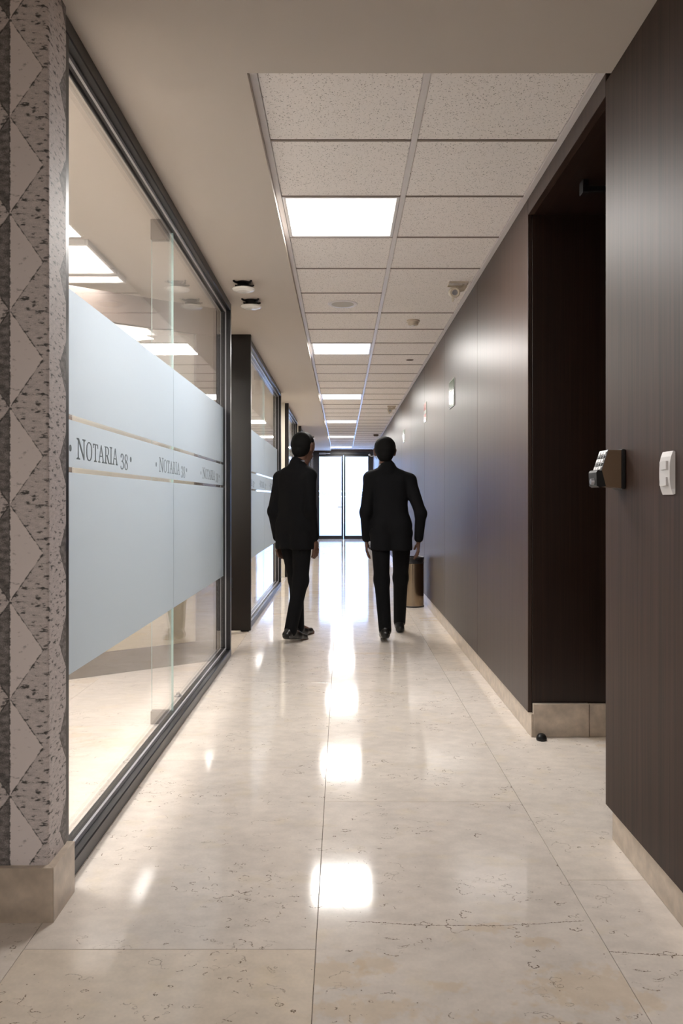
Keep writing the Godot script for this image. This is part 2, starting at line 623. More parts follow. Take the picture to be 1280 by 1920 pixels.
func make_right_wall() -> void:
	var w := setting("wall_right", "long wall of dark brown wood veneer panels", "wall")
	build(bx(XR + 0.015, 1.65, 0.0, SOFFIT, -3.2, 2.74), "backing", M.black, w)
	build(bx(XR, XR + 0.05, 0.108, SOFFIT, 1.2, 2.774, 0.0015), "wall_panel", M.near_wood, w)
	build(bx(XR, XR + 0.05, 0.108, SOFFIT, -0.6, 1.198, 0.0015), "wall_panel", M.near_wood, w)
	build(bx(XR, XR + 0.05, 0.108, SOFFIT, -3.2, -0.602, 0.0015), "wall_panel", M.near_wood, w)
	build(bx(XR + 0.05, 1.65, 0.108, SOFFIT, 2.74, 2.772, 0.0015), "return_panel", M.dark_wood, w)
	build(bx(XR + 0.02, 1.65, 0.0, 2.8, 3.952, D_END + 0.2), "backing", M.black, w)
	var cuts := [3.932, 5.41]
	while cuts[-1] < D_END - 0.4:
		cuts.append(minf(cuts[-1] + 1.73, D_END))
	for i in cuts.size() - 1:
		build(bx(XR, XR + 0.02, 0.118, GRID - 0.006, cuts[i] + 0.0015, cuts[i + 1] - 0.0015, 0.0015), "wall_panel", M.wood, w)
	# the doorway recess: head, soffit and far jamb
	build(bx(XR, XR + 0.03, 2.648, GRID - 0.006, 2.775, 3.930, 0.001), "head_panel", M.wood, w)
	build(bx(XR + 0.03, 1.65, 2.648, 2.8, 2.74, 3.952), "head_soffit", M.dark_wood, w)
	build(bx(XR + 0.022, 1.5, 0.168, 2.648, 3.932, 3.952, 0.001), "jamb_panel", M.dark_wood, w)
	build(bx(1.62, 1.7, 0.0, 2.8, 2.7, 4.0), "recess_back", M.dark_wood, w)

	var b := setting("baseboard_right", "cream stone skirting below the wood wall", "baseboard")
	var xs := XR + 0.010
	for s in [[-0.6, 1.1], [1.1, 2.735]]:
		build(bx(xs, xs + 0.02, 0.0, 0.108, s[0] + 0.001, s[1] - 0.001, 0.002), "skirting_stone", M.stone, b)
	var d := 3.905
	while d < D_END - 0.1:
		var e := minf(d + 1.2, D_END)
		build(bx(xs, xs + 0.012, 0.0, 0.118, d + 0.0006, e - 0.0006, 0.002), "skirting_stone", M.stone, b)
		d = e
	build(bx(XR + 0.022, 1.248, 0.0, 0.168, 3.905, 3.931, 0.002), "skirting_stone", M.stone, b)
	build(bx(1.250, 1.6, 0.0, 0.166, 3.908, 3.931, 0.002), "skirting_stone", M.stone, b)

	# the door inside the recess, with its closer
	var dr := setting("door_2", "dark wood door inside the recess of the right wall", "door")
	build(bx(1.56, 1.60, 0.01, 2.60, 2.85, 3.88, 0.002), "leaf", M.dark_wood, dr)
	var st := bx(1.10, 1.56, 2.595, 2.622, 3.50, 3.53, 0.003)
	more(st, 1.085, 1.115, 2.588, 2.648, 3.49, 3.54, 0.003)
	build(st, "closer_arm", M.frame, dr)


func make_pillar() -> void:
	var t := thing("pillar", "wall end papered in a grey print of folded concrete triangles, on a cream stone foot", "pillar", Vector3(-0.84, 0, -2.21))
	var st := mb()
	var x1 := 0.0
	var path := [Vector2(-0.55, 0.0)]
	var r := 0.012
	for k in 7:
		var a := PI / 2 * k / 6.0
		path.append(Vector2(x1 - r + sin(a) * r, -r + cos(a) * r))
	path.append(Vector2(x1, -0.144))
	path.append(Vector2(-0.55, -0.144))
	var run := 0.0
	var y0 := 0.155
	var y1 := SOFFIT
	var phase: float = -0.9495 + 0.84       # local x of a line of corners of the print
	for i in path.size() - 1:
		var a: Vector2 = path[i]
		var b: Vector2 = path[i + 1]
		var l := a.distance_to(b)
		var ua := (run - 0.55 - phase) / 0.29
		var ub := (run + l - 0.55 - phase) / 0.29
		run += l
		var va := (2.0185 - y0) / 0.2774 / 2.0
		var vb := (2.0185 - y1) / 0.2774 / 2.0
		quad(st, Vector3(a.x, y0, a.y), Vector3(b.x, y0, b.y), Vector3(b.x, y1, b.y), Vector3(a.x, y1, a.y), [Vector2(ua, va), Vector2(ub, va), Vector2(ub, vb), Vector2(ua, vb)])
	build(st, "papered_shaft", M.paper, t)
	# stone foot: front piece and side piece, mitred at the corner
	var f := mb()
	prism_y(f, PackedVector2Array([Vector2(-0.55, 0.017), Vector2(0.021, 0.017), Vector2(-0.002, -0.006), Vector2(-0.55, -0.006)]), 0.0, 0.155)
	build(f, "skirting_stone", M.stone, t)
	var s := mb()
	prism_y(s, PackedVector2Array([Vector2(0.0218, 0.016), Vector2(0.0218, -0.158), Vector2(-0.002, -0.158), Vector2(-0.002, -0.006)]), 0.0, 0.155)
	build(s, "skirting_stone", M.stone, t)


# polygon in x/z pushed up from y0 to y1
func prism_y(st: SurfaceTool, poly: PackedVector2Array, y0: float, y1: float) -> void:
	var area := 0.0
	for i in poly.size():
		area += poly[i].cross(poly[(i + 1) % poly.size()])
	var p := poly.duplicate()
	if area > 0:
		p.reverse()
	var e := 0.002
	var idx := Geometry2D.triangulate_polygon(p)
	for i in range(0, idx.size(), 3):
		var a := p[idx[i]]
		var b := p[idx[i + 1]]
		var c := p[idx[i + 2]]
		if (b - a).cross(c - a) > 0:
			var t := b
			b = c
			c = t
		tri(st, Vector3(a.x, y1, a.y), Vector3(b.x, y1, b.y), Vector3(c.x, y1, c.y), Vector3.UP)
	for i in p.size():
		var a := p[i]
		var b := p[(i + 1) % p.size()]
		quad(st, Vector3(a.x, y0, a.y), Vector3(b.x, y0, b.y), Vector3(b.x, y1, b.y), Vector3(a.x, y1, a.y))


func text_mesh(s: String, cap: float) -> TextMesh:
	var t := TextMesh.new()
	var f := SystemFont.new()
	f.font_names = PackedStringArray(["Droid Serif"])
	t.font = f
	t.text = s
	t.font_size = 48
	t.pixel_size = cap / 34.0
	t.depth = 0.0006
	t.curve_step = 2.0
	t.horizontal_alignment = HORIZONTAL_ALIGNMENT_LEFT
	t.vertical_alignment = VERTICAL_ALIGNMENT_BOTTOM
	return t


# «NOTARIA 38» between two dots; runs along local +x from 0, base line at 0
func lettering_mesh() -> ArrayMesh:
	var st := mb()
	var x := 0.07
	for part in [["N", 0.073, 0.090], ["OTARIA", 0.068, 0.385], ["38", 0.066, 0.105]]:
		var t := text_mesh(part[0], part[1])
		var bb := t.get_aabb()
		var k: float = part[2] / bb.size.x
		var drop := 0.014 if part[0] == "38" else 0.0
		st.append_from(t, 0, Transform3D(Basis.from_scale(Vector3(k, part[1] / bb.size.y, 1)), Vector3(x - bb.position.x * k, -bb.position.y * part[1] / bb.size.y - drop, 0)))
		x += part[2] + (0.008 if part[0] == "N" else 0.04)
	for dx in [0.008, x + 0.006]:
		var dot := CylinderMesh.new()
		dot.top_radius = 0.0115
		dot.bottom_radius = 0.0115
		dot.height = 0.0006
		dot.radial_segments = 20
		dot.rings = 1
		st.append_from(dot, 0, Transform3D(Basis(Vector3.RIGHT, PI / 2), Vector3(dx, 0.034, 0)))
	return st.commit()


var words: ArrayMesh


# extruded frame profile: rail along depth on the left wall; up = 1 stands on the floor, -1 hangs from the soffit
func rail(st: SurfaceTool, y: float, up: float, d0: float, d1: float) -> void:
	var a := [y, y + up * 0.055]
	var b := [y, y + up * 0.068]
	more(st, XL - 0.034, XL, minf(a[0], a[1]), maxf(a[0], a[1]), d0, d1, 0.004)
	more(st, XL - 0.075, XL - 0.036, minf(b[0], b[1]), maxf(b[0], b[1]), d0, d1, 0.003)


func partition(d0: float, d1: float, joint: float, label: String, first_word: float) -> void:
	var t := thing("glass_partition", label, "glass partition", Vector3(0, 0, 0))
	var st := mb()
	rail(st, 0.0, 1.0, d0, d1)
	build(st, "bottom_rail", M.frame, t)
	st = mb()
	rail(st, SOFFIT, -1.0, d0, d1)
	build(st, "top_rail", M.frame, t)
	build(bx(XL - 0.041, XL - 0.0315, 0.05, 0.071, d0 + 0.05, d1 - 0.052), "bead", M.bead, t)
	build(bx(XL - 0.041, XL - 0.0315, SOFFIT - 0.071, SOFFIT - 0.05, d0 + 0.05, d1 - 0.052), "bead", M.bead, t)
	for s in [[d0, d0 + 0.05], [d1 - 0.05, d1]]:
		st = mb()
		more(st, XL - 0.034, XL, 0.056, SOFFIT - 0.056, s[0], s[1], 0.003)
		more(st, XL - 0.075, XL - 0.036, 0.069, SOFFIT - 0.069, s[0], s[1], 0.003)
		var p := build(st, "post", M.frame, t)
		build(bx(XL - 0.040, XL - 0.032, 0.072, SOFFIT - 0.072, s[0] - 0.002, s[1] + 0.002), "bead", M.bead, p)
	var xg := -0.905
	var edges := [d0 + 0.05, joint, d1 - 0.05]
	for i in 2:
		var a: float = edges[i] + 0.002
		var b: float = edges[i + 1] - 0.002
		build(bx(xg - 0.010, xg, 0.068, SOFFIT - 0.068, a, b), "glass_pane", M.glass, t)
		for s in [[0.62, 1.291], [1.309, 1.466], [1.484, 1.90]]:
			build(bx(xg + 0.0005, xg + 0.0012, s[0], s[1], a, b), "frosted_film", M.frost, t)
	# the polished edge of the joint
	build(bx(xg - 0.010, xg + 0.0004, 0.069, SOFFIT - 0.069, joint - 0.0018, joint + 0.0018), "joint_seal", M.edge, t)
	# glass fin behind the joint, in two metal shoes
	var fin := build(bx(xg - 0.115, xg - 0.0115, 0.07, SOFFIT - 0.11, joint - 0.005, joint + 0.005), "glass_fin", M.glass, t)
	build(bx(xg - 0.1165, xg - 0.1148, 0.071, SOFFIT - 0.111, joint - 0.005, joint + 0.005), "fin_edge", M.edge, fin)
	build(bx(xg - 0.118, xg - 0.022, 0.0, 0.07, joint - 0.02, joint + 0.02, 0.002), "shoe", M.brown, fin)
	build(bx(xg - 0.118, xg - 0.022, SOFFIT - 0.11, SOFFIT, joint - 0.02, joint + 0.02, 0.002), "shoe", M.brown, fin)
	var d := first_word
	while d + 0.75 < d1 - 0.05:
		var w := put(words, "lettering", M.letter, t, Vector3(xg + 0.0016, 1.338, -d))
		w.rotation.y = PI / 2
		d += 1.19


func make_left_side() -> void:
	words = lettering_mesh()
	# back wall and cross walls of the rooms behind the glass
	var w := setting("wall_left", "plain cream walls of the rooms behind the glazing", "wall")
	build(bx(-4.35, -4.2, 0.0, SOFFIT, -3.2, D_END + 0.2), "room_wall", M.wall, w)
	build(bx(-4.2, -1.392, 0.0, SOFFIT, 2.215, 2.35), "room_wall", M.wall, w)
	build(bx(-4.2, -1.17, 0.0, SOFFIT, 7.05, 7.2), "room_wall", M.wall, w)
	build(bx(-4.2, -1.0, 0.0, SOFFIT, 11.0, 11.9), "room_wall", M.wall, w)
	build(bx(-4.2, -1.0, 0.0, SOFFIT, 14.8, 15.6), "room_wall", M.wall, w)
	build(bx(-4.2, -1.0, 0.0, SOFFIT, 18.6, 19.3), "room_wall", M.wall, w)
	for d in [12.0, 15.7, 19.4]:
		build(bx(-1.05, -0.888, 0.0, SOFFIT, d, d + 0.06, 0.002), "room_wall", M.wall, w)
		build(bx(-0.886, -0.828, 0.0, SOFFIT, d, d + 0.058, 0.002), "wood_post", M.black_wood, w)
	for d in [10.84, 14.74, 18.44]:
		build(bx(-1.05, -0.94, 0.0, SOFFIT, d + 0.01, d + 0.1, 0.002), "room_wall", M.wall, w)

	var p := setting("wall_left_end", "dark wood end panel beside the second glazed bay", "wall")
	build(bx(-1.165, -0.827, 0.012, SOFFIT, 7.016, 7.056, 0.002), "wood_panel", M.black_wood, p)
	for y in [0.40, 2.52]:
		build(bx(-1.008, -0.992, y, y + 0.09, 7.006, 7.0165, 0.003), "hinge", M.black, p)

	partition(2.36, 5.94, 4.15, "glazed bay nearest the camera with a frosted band and lettering, beside the papered pillar", 2.565)
	partition(7.06, 10.82, 9.0, "second glazed bay, starting at the dark wood end panel", 7.25)
	partition(12.062, 14.72, 13.4, "third glazed bay down the corridor, beyond the walking figure on the left", 12.25)
	partition(15.762, 18.42, 17.1, "fourth glazed bay, far down the left side", 15.95)
	partition(19.462, 23.5, 21.5, "last glazed bay, next to the bright end doors", 19.65)

	# wood-framed screen that closes the first room, slightly askew
	var a := Vector3(-1.95, 0, -5.08)
	var b := Vector3(-0.945, 0, -5.80)
	var t := thing("wood_screen", "brown wood-framed screen with a cream lower panel, seen through the nearest glass bay", "screen", a, atan2(-(b - a).z, (b - a).x))
	var L := (b - a).length()
	build(bx(0, L, 0.0, 0.155, -0.02, 0.02, 0.003), "bottom_rail", M.brown, t)
	build(bx(0, L, 2.42, 2.63, -0.02, 0.02, 0.003), "top_rail", M.brown, t)
	build(bx(L - 0.17, L, 0.156, 2.419, -0.02, 0.02, 0.003), "stile", M.brown, t)
	build(bx(0, 0.17, 0.156, 2.419, -0.02, 0.02, 0.003), "stile", M.brown, t)
	build(bx(0.172, L - 0.172, 0.157, 1.0, -0.012, 0.012), "lower_panel", M.panel_cream, t)
	build(bx(0.172, L - 0.172, 1.002, 2.418, -0.004, 0.004), "pane", M.glass, t)


func make_end() -> void:
	var w := setting("wall_end", "end wall round the bright double doors", "wall")
	build(bx(-4.3, -0.885, 0.0, 2.8, D_END, D_END + 0.2), "wall_block", M.wall, w)
	build(bx(0.95, 1.7, 0.0, 2.8, D_END, D_END + 0.2), "wall_block", M.wall, w)
	build(bx(-0.885, 0.95, 2.66, 2.8, D_END, D_END + 0.2), "wood_header", M.wood, w)
	build(bx(-4.35, 1.7, 0.0, 3.0, -3.4, -3.2), "wall_behind", M.wall, w)

	var dr := setting("door_1", "dark framed double doors of frosted glass at the end of the corridor", "door")
	build(bx(-0.88, -0.752, 0.0, 2.66, D_END + 0.02, D_END + 0.10, 0.004), "jamb", M.frame, dr)
	build(bx(0.852, 0.95, 0.0, 2.66, D_END + 0.02, D_END + 0.10, 0.004), "jamb", M.frame, dr)
	build(bx(-0.752, 0.852, 2.58, 2.66, D_END + 0.02, D_END + 0.10, 0.004), "head", M.frame, dr)
	for s in [[-0.752, 0.041, 1], [0.0465, 0.852, -1]]:
		var x0: float = s[0]
		var x1: float = s[1]
		var st := bx(x0, x0 + 0.055, 0.008, 2.575, D_END + 0.03, D_END + 0.08, 0.004)
		more(st, x1 - 0.055, x1, 0.008, 2.575, D_END + 0.03, D_END + 0.08, 0.004)
		more(st, x0 + 0.055, x1 - 0.055, 0.008, 0.10, D_END + 0.03, D_END + 0.08, 0.004)
		more(st, x0 + 0.055, x1 - 0.055, 2.52, 2.575, D_END + 0.03, D_END + 0.08, 0.004)
		var leaf := build(st, "leaf_frame", M.frame, dr)
		build(bx(x0 + 0.055, x1 - 0.055, 0.10, 2.52, D_END + 0.050, D_END + 0.056), "pane", M.glass, leaf)
		for y in [[0.10, 1.285], [1.30, 1.46], [1.475, 2.52]]:
			build(bx(x0 + 0.055, x1 - 0.055, y[0], y[1], D_END + 0.0485, D_END + 0.0492), "frosted_film", M.door_frost, leaf)
		put(words, "lettering", M.letter, leaf, Vector3(x0 + 0.065, 1.35, -D_END - 0.0475))
	build(bx(-0.752, 0.852, -0.001, 0.012, D_END + 0.022, D_END + 0.10, 0.003), "threshold", M.frame, dr)
	build(bx(-0.790, -0.735, 0.012, 2.60, D_END + 0.081, D_END + 0.099), "door_stop_strip", M.frame, dr)
	build(bx(0.835, 0.890, 0.012, 2.60, D_END + 0.081, D_END + 0.099), "door_stop_strip", M.frame, dr)
	build(bx(-0.735, 0.835, 2.555, 2.60, D_END + 0.081, D_END + 0.099), "door_stop_strip", M.frame, dr)
	var h := mb()
	tube(h, [Vector3(0.01, 0.98, -D_END - 0.03), Vector3(0.01, 0.98, -D_END + 0.03), Vector3(-0.02, 0.98, -D_END + 0.045), Vector3(-0.13, 0.98, -D_END + 0.045)], 0.011, 8)
	build(h, "handle", M.black, dr)
	var c := bx(-0.70, -0.50, 2.585, 2.635, D_END - 0.04, D_END + 0.02, 0.006)
	more(c, -0.52, -0.36, 2.60, 2.615, D_END - 0.03, D_END - 0.015, 0.002)
	build(c, "door_closer", M.alu, dr)

	# what stands outside, behind the frosted glass
	var g := setting("terrace_floor", "pale terrace outside the end doors", "terrace")
	build(bx(-8.0, 8.0, -0.2, -0.02, D_END + 0.2, 40.0), "paving", M.pavement, g)


# ------------------------------------------------------------------ things on the ceiling and the walls
func disc_lamp(at: Vector3, label: String) -> void:
	var t := thing("hanging_downlight", label, "downlight", at, 0.0, "round downlights hanging from the left soffit")
	var st := mb()
	lathe(st, [Vector2(0.0, -0.006), Vector2(0.048, -0.006), Vector2(0.052, -0.003), Vector2(0.052, 0.0)], 28)
	for k in 4:
		var a := PI / 4 + PI / 2 * k
		var u := Vector3(cos(a), 0, sin(a))
		tube(st, [u * 0.03 + Vector3(0, -0.012, 0), u * 0.075 + Vector3(0, -0.010, 0), u * 0.088 + Vector3(0, -0.003, 0)], 0.007, 6)
	build(st, "mounting_bracket", M.black, t)
	var b := mb()
	lathe(b, [Vector2(0.030, -0.042), Vector2(0.046, -0.03), Vector2(0.040, -0.006)], 24)
	build(b, "housing", M.black, t)
	var d := mb()
	lathe(d, [Vector2(0.0, -0.066), Vector2(0.045, -0.064), Vector2(0.070, -0.056), Vector2(0.079, -0.048), Vector2(0.078, -0.044), Vector2(0.060, -0.040), Vector2(0.0, -0.040)], 36)
	build(d, "disc", M.gloss, t)


func camera_unit(at: Vector3, label: String) -> void:
	var t := thing("security_camera", label, "camera", at, 0.0, "")
	var pl := mb()
	prism_y(pl, PackedVector2Array([Vector2(-0.075, 0.06), Vector2(0.06, 0.06), Vector2(0.06, -0.05), Vector2(-0.075, -0.05)]), -0.012, 0.0)
	build(pl, "mounting_plate", M.cream, t)
	var arm := mb()
	tube(arm, [Vector3(0.045, -0.012, -0.01), Vector3(0.03, -0.035, -0.01), Vector3(-0.02, -0.05, 0.0)], 0.018, 10)
	build(arm, "arm", M.cream, t)
	var hd := mb()
	var tilt := Transform3D(Basis(Vector3.RIGHT, deg_to_rad(105)), Vector3(-0.035, -0.055, -0.03))
	lathe(hd, [Vector2(0.0, -0.005), Vector2(0.034, 0.0), Vector2(0.038, 0.01), Vector2(0.038, 0.075), Vector2(0.032, 0.085), Vector2(0.024, 0.080), Vector2(0.0, 0.078)], 24, tilt)
	var head := build(hd, "head", M.cream, t)
	var ln := mb()
	lathe(ln, [Vector2(0.0, 0.0795), Vector2(0.018, 0.081), Vector2(0.020, 0.079)], 20, tilt)
	build(ln, "lens", M.alu, head)
	var kn := mb()
	lathe(kn, [Vector2(0.0, -0.135), Vector2(0.008, -0.128), Vector2(0.011, -0.10), Vector2(0.009, -0.085)], 12, Transform3D(Basis(), Vector3(-0.045, 0.0, 0.02)))
	build(kn, "locking_knob", M.cream, t)


func round_fitting(called: String, label: String, category: String, at: Vector3, prof: Array, m: Material) -> Node3D:
	var t := thing(called, label, category, at)
	var st := mb()
	lathe(st, prof, 32)
	build(st, "body", m, t)
	return t


func make_ceiling_things() -> void:
	disc_lamp(Vector3(-0.68, SOFFIT, -5.34), "nearer of the two small round lamps on black brackets under the left soffit")
	disc_lamp(Vector3(-0.684, SOFFIT, -5.82), "farther of the two paired round lamps on black brackets under the left soffit")
	disc_lamp(Vector3(-0.73, SOFFIT, -18.4), "single round lamp under the left soffit close to the end doors")
	camera_unit(Vector3(0.83, GRID, -5.50), "larger beige swivel camera in the ceiling tile beside the wood wall")
	camera_unit(Vector3(0.82, GRID, -12.7), "far beige swivel camera under the ceiling above the wood wall")
	var t := round_fitting("ceiling_speaker", "flat round grey speaker grille in the ceiling tiles between the first two lamps", "speaker", Vector3(0.005, GRID, -6.07), [Vector2(0.0, -0.004), Vector2(0.088, -0.004), Vector2(0.092, -0.006), Vector2(0.112, -0.004), Vector2(0.118, 0.0)], M.bar)
	var g := mb()
	lathe(g, [Vector2(0.0, -0.0052), Vector2(0.086, -0.0052), Vector2(0.087, -0.004)], 32)
	build(g, "grille", mat(Color(0.78, 0.76, 0.73), 0.8), t)
	var s := round_fitting("smoke_detector", "cream round smoke detector on the right ceiling tiles, beyond the nearer camera", "smoke detector", Vector3(0.61, GRID, -6.63), [Vector2(0.0, -0.045), Vector2(0.034, -0.043), Vector2(0.044, -0.036), Vector2(0.047, -0.016), Vector2(0.056, -0.014), Vector2(0.056, 0.0)], M.cream)
	var k := mb()
	lathe(k, [Vector2(0.0, -0.049), Vector2(0.016, -0.048), Vector2(0.018, -0.044)], 20)
	build(k, "sensor_cap", M.white, s)
	round_fitting("cover_plate", "small flat round cover plate on the right ceiling tiles", "cover plate", Vector3(0.745, GRID, -8.5), [Vector2(0.0, -0.005), Vector2(0.038, -0.004), Vector2(0.042, 0.0)], M.reveal)
	round_fitting("smoke_detector", "small dark detector on the far ceiling tiles near the end doors", "smoke detector", Vector3(0.80, GRID, -18.2), [Vector2(0.0, -0.05), Vector2(0.05, -0.045), Vector2(0.06, -0.02), Vector2(0.06, 0.0)], M.reveal)


func arrow_poly(cx: float, cy: float, s: float) -> PackedVector2Array:
	return PackedVector2Array([Vector2(cx - s, cy - s * 0.28), Vector2(cx, cy - s * 0.28), Vector2(cx, cy - s * 0.7), Vector2(cx + s, cy), Vector2(cx, cy + s * 0.7), Vector2(cx, cy + s * 0.28), Vector2(cx - s, cy + s * 0.28)])


# flat plate on the right wall; local x runs away from the wall's far end, local z leaves the wall
func wall_sign(label: String, d: float, y: float, wide: float, high: float, m: Material, face: Material) -> void:
	var t := thing("wall_sign", label, "sign", Vector3(XR, y, -d), -PI / 2)
	var st := mb()
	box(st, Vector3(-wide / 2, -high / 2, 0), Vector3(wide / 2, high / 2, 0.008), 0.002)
	build(st, "plate", face, t)  # white rim; on the green sign the bare middle band paints a glare
	st = mb()
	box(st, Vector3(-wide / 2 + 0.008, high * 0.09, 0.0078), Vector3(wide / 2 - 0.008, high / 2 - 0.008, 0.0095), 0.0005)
	build(st, "colour_field", m, t)
	st = mb()
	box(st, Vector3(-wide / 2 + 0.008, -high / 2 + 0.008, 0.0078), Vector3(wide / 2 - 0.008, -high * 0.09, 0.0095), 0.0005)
	build(st, "colour_field", m, t)


func make_wall_things() -> void:
	wall_sign("green white-edged evacuation sign plate with a glare band painted across, nearest sign on the wood wall", 6.63, 2.11, 0.28, 0.235, M.green, M.sign_white)
	wall_sign("red and white sign plate on the wood wall, beyond the green one", 8.75, 2.19, 0.22, 0.22, M.red, M.sign_white)
	wall_sign("small pale sign plate on the wood wall, third from the camera", 11.8, 2.17, 0.24, 0.20, M.green, M.sign_white)
	wall_sign("farthest pale sign plate on the wood wall, behind the walking man's head", 15.0, 2.13, 0.24, 0.20, M.green, M.sign_white)

	# light switch
	var t := thing("light_switch", "white two-rocker light switch plate on the near wood wall", "light switch", Vector3(XR, 1.277, -2.235), -PI / 2)
	var st := mb()
	var prof := []
	for k in 9:          # bulged plate
		var a := -1.0 + 2.0 * k / 8.0
		prof.append(Vector2(a * 0.0625, 0.004 + 0.010 * (1.0 - pow(absf(a), 3.0))))
	for k in 8:
		var y0: float = prof[k].x
		var y1: float = prof[k + 1].x
		var z0: float = prof[k].y
		var z1: float = prof[k + 1].y
		quad(st, Vector3(-0.036, y0, z0), Vector3(0.036, y0, z0), Vector3(0.036, y1, z1), Vector3(-0.036, y1, z1))
		for s in [-1.0, 1.0]:
			var q := [Vector3(s * 0.036, y0, z0), Vector3(s * 0.041, y0 * 0.96, 0.0), Vector3(s * 0.041, y1 * 0.96, 0.0), Vector3(s * 0.036, y1, z1)]
			if s < 0:
				q.reverse()
			quad(st, q[0], q[1], q[2], q[3])
	quad(st, Vector3(-0.036, 0.0625, 0.004), Vector3(0.036, 0.0625, 0.004), Vector3(0.041, 0.062, 0), Vector3(-0.041, 0.062, 0))
	quad(st, Vector3(-0.041, -0.062, 0), Vector3(0.041, -0.062, 0), Vector3(0.036, -0.0625, 0.004), Vector3(-0.036, -0.0625, 0.004))
	build(st, "plate", M.white, t)
	for y in [0.022, -0.024]:
		st = mb()
		prism(st, PackedVector2Array([Vector2(-0.022, y - 0.012), Vector2(0.022, y - 0.012), Vector2(0.022, y + 0.012), Vector2(-0.022, y + 0.012)]), 0.019, 0.012)
		build(st, "rocker", M.white, t)

	# access terminal: back plate, slanted keypad head, black reader block
	var x := thing("access_keypad", "bronze access terminal with a slanted keypad on the near wood wall", "keypad", Vector3(XR, 1.235, -2.58))
	build(bx(-0.014, 0.0, 0.0, 0.134, -0.005, 0.085, 0.003), "back_plate", M.black, x)
	st = mb()
	# profile in x (towards the corridor is negative) and y
	prism(st, PackedVector2Array([Vector2(-0.014, 0.004), Vector2(-0.014, 0.131), Vector2(-0.056, 0.131), Vector2(-0.080, 0.060), Vector2(-0.068, 0.010)]), 0.0, -0.078)
	build(st, "housing", M.bronze, x)
	st = mb()
	prism(st, PackedVector2Array([Vector2(-0.0565, 0.132), Vector2(-0.0595, 0.131), Vector2(-0.0835, 0.060), Vector2(-0.0805, 0.0595)]), 0.002, -0.080)
	var kp := build(st, "keypad_face", M.alu, x)
	var nrm := Vector3(-0.0710, 0.024, 0).normalized()
	var down := Vector3(-0.024, -0.0710, 0).normalized()
	for r in 5:
		for c in 3:
			st = mb()
			var o := Vector3(-0.0595, 0.131, 0) + down * (0.010 + 0.0135 * r) + Vector3(0, 0, -0.014 - 0.0245 * c)
			var u := down * 0.0048
			var v := Vector3(0, 0, -0.0095)
			var p := [o - u - v, o + u - v, o + u + v, o - u + v]
			var tp := []
			for q in p:
				tp.append(q + nrm * 0.0025)
			quad(st, tp[3], tp[2], tp[1], tp[0])
			for i in 4:
				quad(st, p[i], p[(i + 1) % 4], tp[(i + 1) % 4], tp[i])
			build(st, "key", M.black if r % 2 == 1 else M.white, kp)
	st = mb()
	prism(st, PackedVector2Array([Vector2(-0.066, 0.010), Vector2(-0.079, 0.062), Vector2(-0.094, 0.064), Vector2(-0.098, 0.056), Vector2(-0.096, 0.012), Vector2(-0.088, 0.006)]), 0.003, -0.078)
	var rd := build(st, "reader_block", M.black, x)
	st = mb()
	lathe(st, [Vector2(0.0, 0.012), Vector2(0.010, 0.010), Vector2(0.012, 0.0)], 16, Transform3D(Basis(Vector3.BACK, PI / 2), Vector3(-0.0965, 0.026, -0.03)))
	build(st, "sensor_button", M.alu, rd)

	# door stop on the floor
	var s := thing("door_stop", "small black dome door stop on the floor at the recess corner", "door stop", Vector3(0.995, 0, -3.86))
	st = mb()
	lathe(st, [Vector2(0.025, 0.0), Vector2(0.026, 0.010), Vector2(0.023, 0.021), Vector2(0.016, 0.030), Vector2(0.007, 0.034), Vector2(0.0, 0.035)], 24)
	build(st, "dome", M.black, s)
	var s2 := thing("door_stop", "small steel door stop on the floor behind the nearest glass bay", "door stop", Vector3(-1.0, 0, -4.72))
	st = mb()
	lathe(st, [Vector2(0.024, 0.0), Vector2(0.024, 0.006), Vector2(0.012, 0.012), Vector2(0.011, 0.024), Vector2(0.0, 0.027)], 20)
	build(st, "knob", M.alu, s2)

	# waste bin
	var b := thing("waste_bin", "tall round steel waste bin with a black rim against the wood wall", "waste bin", Vector3(0.80, 0, -8.70))
	st = mb()
	lathe(st, [Vector2(0.118, 0.014), Vector2(0.118, 0.49)], 48)
	build(st, "body", M.steel, b)
	st = mb()
	lathe(st, [Vector2(0.0, 0.0), Vector2(0.121, 0.0), Vector2(0.122, 0.012), Vector2(0.119, 0.016)], 48)
	build(st, "base_ring", M.black, b)
	st = mb()
	lathe(st, [Vector2(0.118, 0.487), Vector2(0.1215, 0.49), Vector2(0.1215, 0.497), Vector2(0.118, 0.50), Vector2(0.118, 0.53), Vector2(0.1215, 0.534), Vector2(0.1215, 0.555), Vector2(0.112, 0.56), Vector2(0.105, 0.555), Vector2(0.105, 0.46), Vector2(0.0, 0.46)], 48)
	build(st, "rim", M.frame, b)

	# white curled bracket high on the wood wall near the doors
	var br := thing("wall_bracket", "white curled bracket high on the right wall near the end doors", "bracket", Vector3(XR, 2.28, -20.8))
	st = mb()
	var pts := []
	for k in 13:
		var u := k / 12.0
		pts.append(Vector3(-0.21 * u, 0.02 + 0.13 * u + 0.035 * sin(u * TAU * 0.9), 0.0))
	tube(st, pts, 0.012, 8)
	build(st, "arm", M.white, br)
	st = mb()
	lathe(st, [Vector2(0.0, -0.03), Vector2(0.024, -0.02), Vector2(0.03, 0.0), Vector2(0.02, 0.02), Vector2(0.0, 0.028)], 16, Transform3D(Basis(), pts[-1]))
	build(st, "end_knob", M.white, br)

	# planter on the terrace, seen through the frosted door
	var pl := thing("planter", "dark planter with a small shrub outside the left end door", "planter", Vector3(-0.52, -0.02, -D_END - 0.75))
	st = mb()
